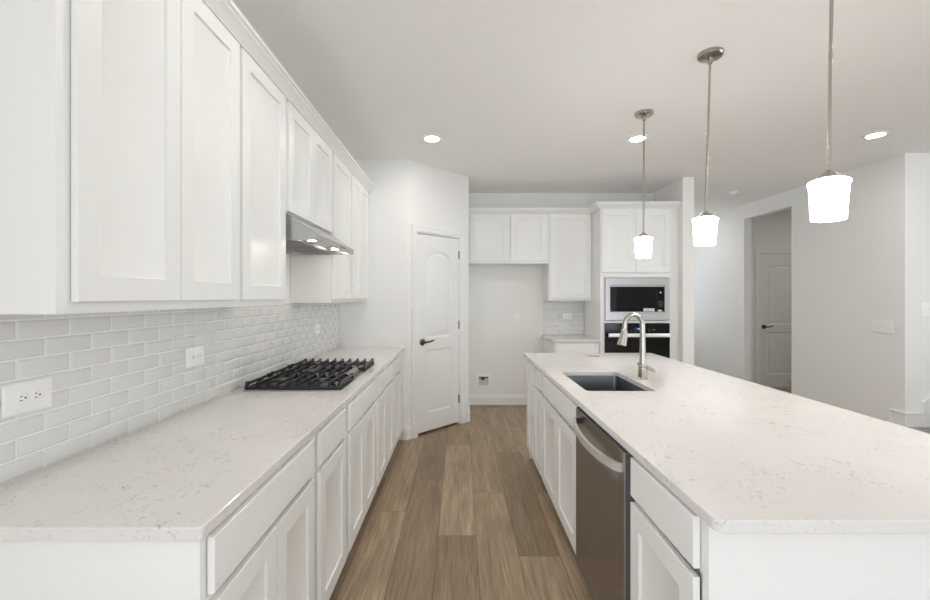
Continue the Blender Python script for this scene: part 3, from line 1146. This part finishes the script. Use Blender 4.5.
ov = thing('wall_oven', 'black glass wall oven with steel bar handle below the microwave', 'oven', (XT + OU0, YT, .4105))
OVH = .695
MB().box(.02, MWW - .02, .003, .56, .0, OVH - .004).build('case', M['blackplastic'], ov)
cp = MB().box(.0015, MWW - .0015, -.022, .0024, OVH - .128, OVH - .002, .002).build('control_panel', M['ovenglass'], ov)
MB().box(.330, .430, -.0226, -.0221, OVH - .105, OVH - .045).build('display', M['display'], cp)
MB().box(.372, .400, -.0230, -.0227, OVH - .072, OVH - .060).build('clock_digits', M['digits'], cp)
for a, b, c, d in ((.535, .550, .082, .076), (.556, .566, .086, .068), (.570, .582, .076, .070), (.300, .306, .09, .08), (.505, .508, .10, .06)):
    MB().box(a, b, -.0226, -.0221, OVH - max(c, d), OVH - min(c, d)).build('key_mark', M['ink'], cp)
m = MB()
m.tube([(.055, -.0226, OVH - .042), (.064, -.0226, OVH - .030), (.085, -.0226, OVH - .023), (.108, -.0226, OVH - .022)], [.0035, .003, .002, .0012], 6)
m.build('badge', M['steel'], cp)
od = MB().box(.0015, MWW - .0015, -.024, .0024, .002, OVH - .132, .002).build('door', M['ovenglass'], ov)
m = MB()
hz = OVH - .136
m.box(.024, MWW - .024, -.074, -.052, hz - .022, hz + .022, .004, 2)
m.box(.050, .075, -.052, -.0242, hz - .012, hz + .006)
m.box(MWW - .075, MWW - .050, -.052, -.0242, hz - .012, hz + .006)
m.build('handle', M['handle'], od)['label'] = 'bright steel bar handle'

# ------------------------------------------------------------------ outlets and switches
def wall_plate(name, label, cat, loc, rz, W, H, kind, n=1, group=None):
    """local x along the wall, z up, face -y; loc is the plate's centre on the wall surface"""
    root = thing(name, label, cat, loc, rz, group)
    m = MB()
    poly = [(-W / 2, -H / 2), (W / 2, -H / 2), (W / 2, H / 2), (-W / 2, H / 2)]
    rg = [[(x, d, z) for x, z in offset_poly(poly, o)] for o, d in ((0, -.0004), (0, -.0035), (.0025, -.0058), (.004, -.0060))]
    m.loft(rg, True, True, True)
    m.build('plate', M['plastic'], root)
    if kind == 'outlet':           # plate mounted sideways, two receptacles side by side
        for sx in (-.0195, .0195):
            q = MB()
            q.loft([[(sx + a, d, b) for a, b in rounded_rect(-.0145 + o, .0145 - o, -.0165 + o, .0165 - o, .010, 4)] for o, d in ((0, -.0061), (0, -.0072), (.001, -.0078))], True, False, True)
            q = q.build('receptacle', M['plastic'], root)
            h = MB()
            h.box(sx - .007, sx - .0005, -.0082, -.0079, .0042, .0066)
            h.box(sx - .0078, sx - .0005, -.0082, -.0079, -.0066, -.0042)
            h.lathe([(.0026, 0), (.0026, .0003)], 10)
            for v in list(h.bm.verts)[-20:]:
                v.co = Vector((sx + .007 + v.co.x, -.0079 - v.co.z, v.co.y))
            h.build('slots', M['slot'], q)
    elif kind == 'switch':
        for k in range(n):
            c = (k - (n - 1) / 2) * .046
            q = MB()
            q.box(c - .0165, c + .0165, -.0075, -.0061, -.033, .033, .0006)
            q = q.build('rocker_frame', M['plastic'], root)
            t = MB()
            pr = [(-.0077, -.030), (-.0105, .029), (-.0077, .030)]
            t.loft([[(c - .0145, d, z) for d, z in pr], [(c + .0145, d, z) for d, z in pr]], True, True, True)
            t.build('rocker', M['plastic'], q)
    return root


og = None
XT_ = XL + .0089
wall_plate('outlet', 'white sideways power outlet on the tiles nearest the viewer, at left edge', 'outlet', (XT_, 1.144, 1.130), lr, .130, .085, 'outlet')
wall_plate('outlet', 'white sideways power outlet on the tiles just before the cooktop', 'outlet', (XT_, 1.866, 1.138), lr, .128, .086, 'outlet')
wall_plate('outlet', 'white outlet plate on the tiles beyond the cooktop', 'outlet', (XT_, 3.455, 1.142), lr, .124, .080, 'outlet')
wall_plate('outlet', 'white sideways power outlet on the small backsplash by the oven tower', 'outlet', (1.40, YB - .0089, 1.158), 0, .118, .075, 'outlet')
wall_plate('outlet', 'faint white outlet plate high on the fridge alcove wall', 'outlet', (.745, YB - .0004, 1.118), 0, .078, .125, 'plain')
wall_plate('light_switch', 'white multi-gang rocker switch plate on the right wall', 'switch', (XR - .0004, 4.155, 1.112), R(-90), .205, .125, 'switch', 4)
wall_plate('light_switch', 'white rocker switch plate beside the stairs, cut by right edge', 'switch', (4.410, YS - .0004, 1.288), 0, .118, .128, 'switch', 2)
wall_plate('light_switch', 'small white switch plate inside the hall, left of hall door', 'switch', (4.43, HY - .0004, 1.09), 0, .072, .118, 'switch', 1)

wb = thing('water_outlet_box', 'white recessed ice-maker water box low on the fridge alcove wall', 'water box', (.308, YB - .0004, .308))
m = MB()
po = [(-.095, -.09), (.095, -.09), (.095, .09), (-.095, .09)]
m.loft([[(x, d, z) for x, z in offset_poly(po, o)] for o, d in ((0, 0), (0, -.005), (.004, -.007), (.030, -.007), (.032, -.0025))], True, True, True)
m.build('frame', M['plastic'], wb)
MB().box(-.062, .062, -.0040, -.0030, -.055, .060).build('inner_box', M['boxgrey'], wb)
MB().box(-.060, .060, -.0055, -.0042, .036, .058).build('shadow_slot', M['ink'], wb)
m = MB()
m.tube([(-.008, -.006, .036), (-.008, -.030, .036)], [.017, .017], 12)
m.tube([(-.034, -.030, .028), (.012, -.030, .044)], [.010, .012], 8)
m.build('valve', M['slot'], wb)

# ------------------------------------------------------------------ ceiling fixtures
def downlight(loc, label):
    r = thing('recessed_light', label, 'ceiling light', (loc[0], loc[1], ZC - .0004), 0, 'recessed downlights in the ceiling')
    MB().lathe([(.086, 0), (.086, -.004), (.080, -.008), (.061, -.010), (.059, -.004)], 36, cap0=True, cap1=False).build('trim_ring', M['plastic'], r)
    MB().lathe([(.060, -.0045), (.050, -.0075), (.02, -.0085)], 36).build('lens', M['lens'], r)


downlight((-.24, 3.575), 'lit round recessed downlight over the aisle before the pantry wall')
downlight((1.52, 3.575), 'lit round recessed downlight behind the farthest pendant rod')
downlight((3.48, 3.50), 'lit round recessed downlight nearest the right edge')
downlight((-.24, 1.55), 'added unseen downlight above the near aisle')  # this and the next two: out of view, added to brighten the room
downlight((3.48, 1.55), 'added unseen downlight above the living area')
downlight((2.40, 1.55), 'added unseen downlight above the seating side of the island')
downlight((3.40, 6.90), 'added unseen downlight in the passage right of the oven')  # hidden lamp added to light the passage
downlight((5.50, 5.40), 'added unseen downlight inside the hall')  # hidden lamp added to light the hall

sd = thing('smoke_detector', 'round white smoke detector on the ceiling before the hall', 'smoke detector', (3.55, 5.40, ZC - .0004))
MB().lathe([(.068, 0), (.068, -.010), (.060, -.014), (.058, -.030), (.045, -.036)], 28).build('housing', M['plastic'], sd)


def pendant():
    r = thing('pendant_light', '', 'pendant light', (0, 0, ZC - .0004))
    MB().lathe([(.066, 0), (.066, -.012), (.060, -.021), (.030, -.025), (.013, -.027), (.013, -.055), (.008, -.060)], 32).build('canopy', M['nickel'], r)
    MB().tube([(0, 0, -.058), (0, 0, -.45), (0, 0, -.890)], .0062, 10).build('rod', M['nickel'], r)
    MB().lathe([(.0068, -.45 + .012), (.0078, -.45), (.0068, -.45 - .012)], 10).build('rod_coupling', M['nickel'], r)
    MB().lathe([(.008, -.878), (.011, -.887), (.018, -.893), (.032, -.903), (.038, -.911), (.038, -.9165)], 24).build('fitter_cap', M['nickel'], r)
    prof = [(.037, -.917), (.051, -.919), (.060, -.923), (.0645, -.928), (.0640, -.934), (.0605, -.939), (.0597, -.947), (.0572, -.985), (.0545, -1.035),
            (.0528, -1.068), (.0510, -1.071), (.0490, -1.069), (.0515, -1.02), (.0560, -.948), (.050, -.930)]
    MB().lathe(prof, 36, cap0=True, cap1=True).build('lamp_shade', M['shade'], r)
    return r


p0 = pendant()
for i, (x, y, tilt, label) in enumerate(((1.359, 3.087, .25, 'farthest of three lit white glass pendants over the island'),
                                         (1.399, 2.336, 1.75, 'middle of three lit white glass pendants over the island'),
                                         (1.408, 1.580, .85, 'nearest and largest-looking of three lit white glass pendants'))):
    p = p0 if i == 0 else copy_tree(p0)
    p.location = (x, y, ZC - .0004)
    p.rotation_euler = (0, R(tilt), 0)
    p['label'] = label
    p['group'] = 'pendants over the island'
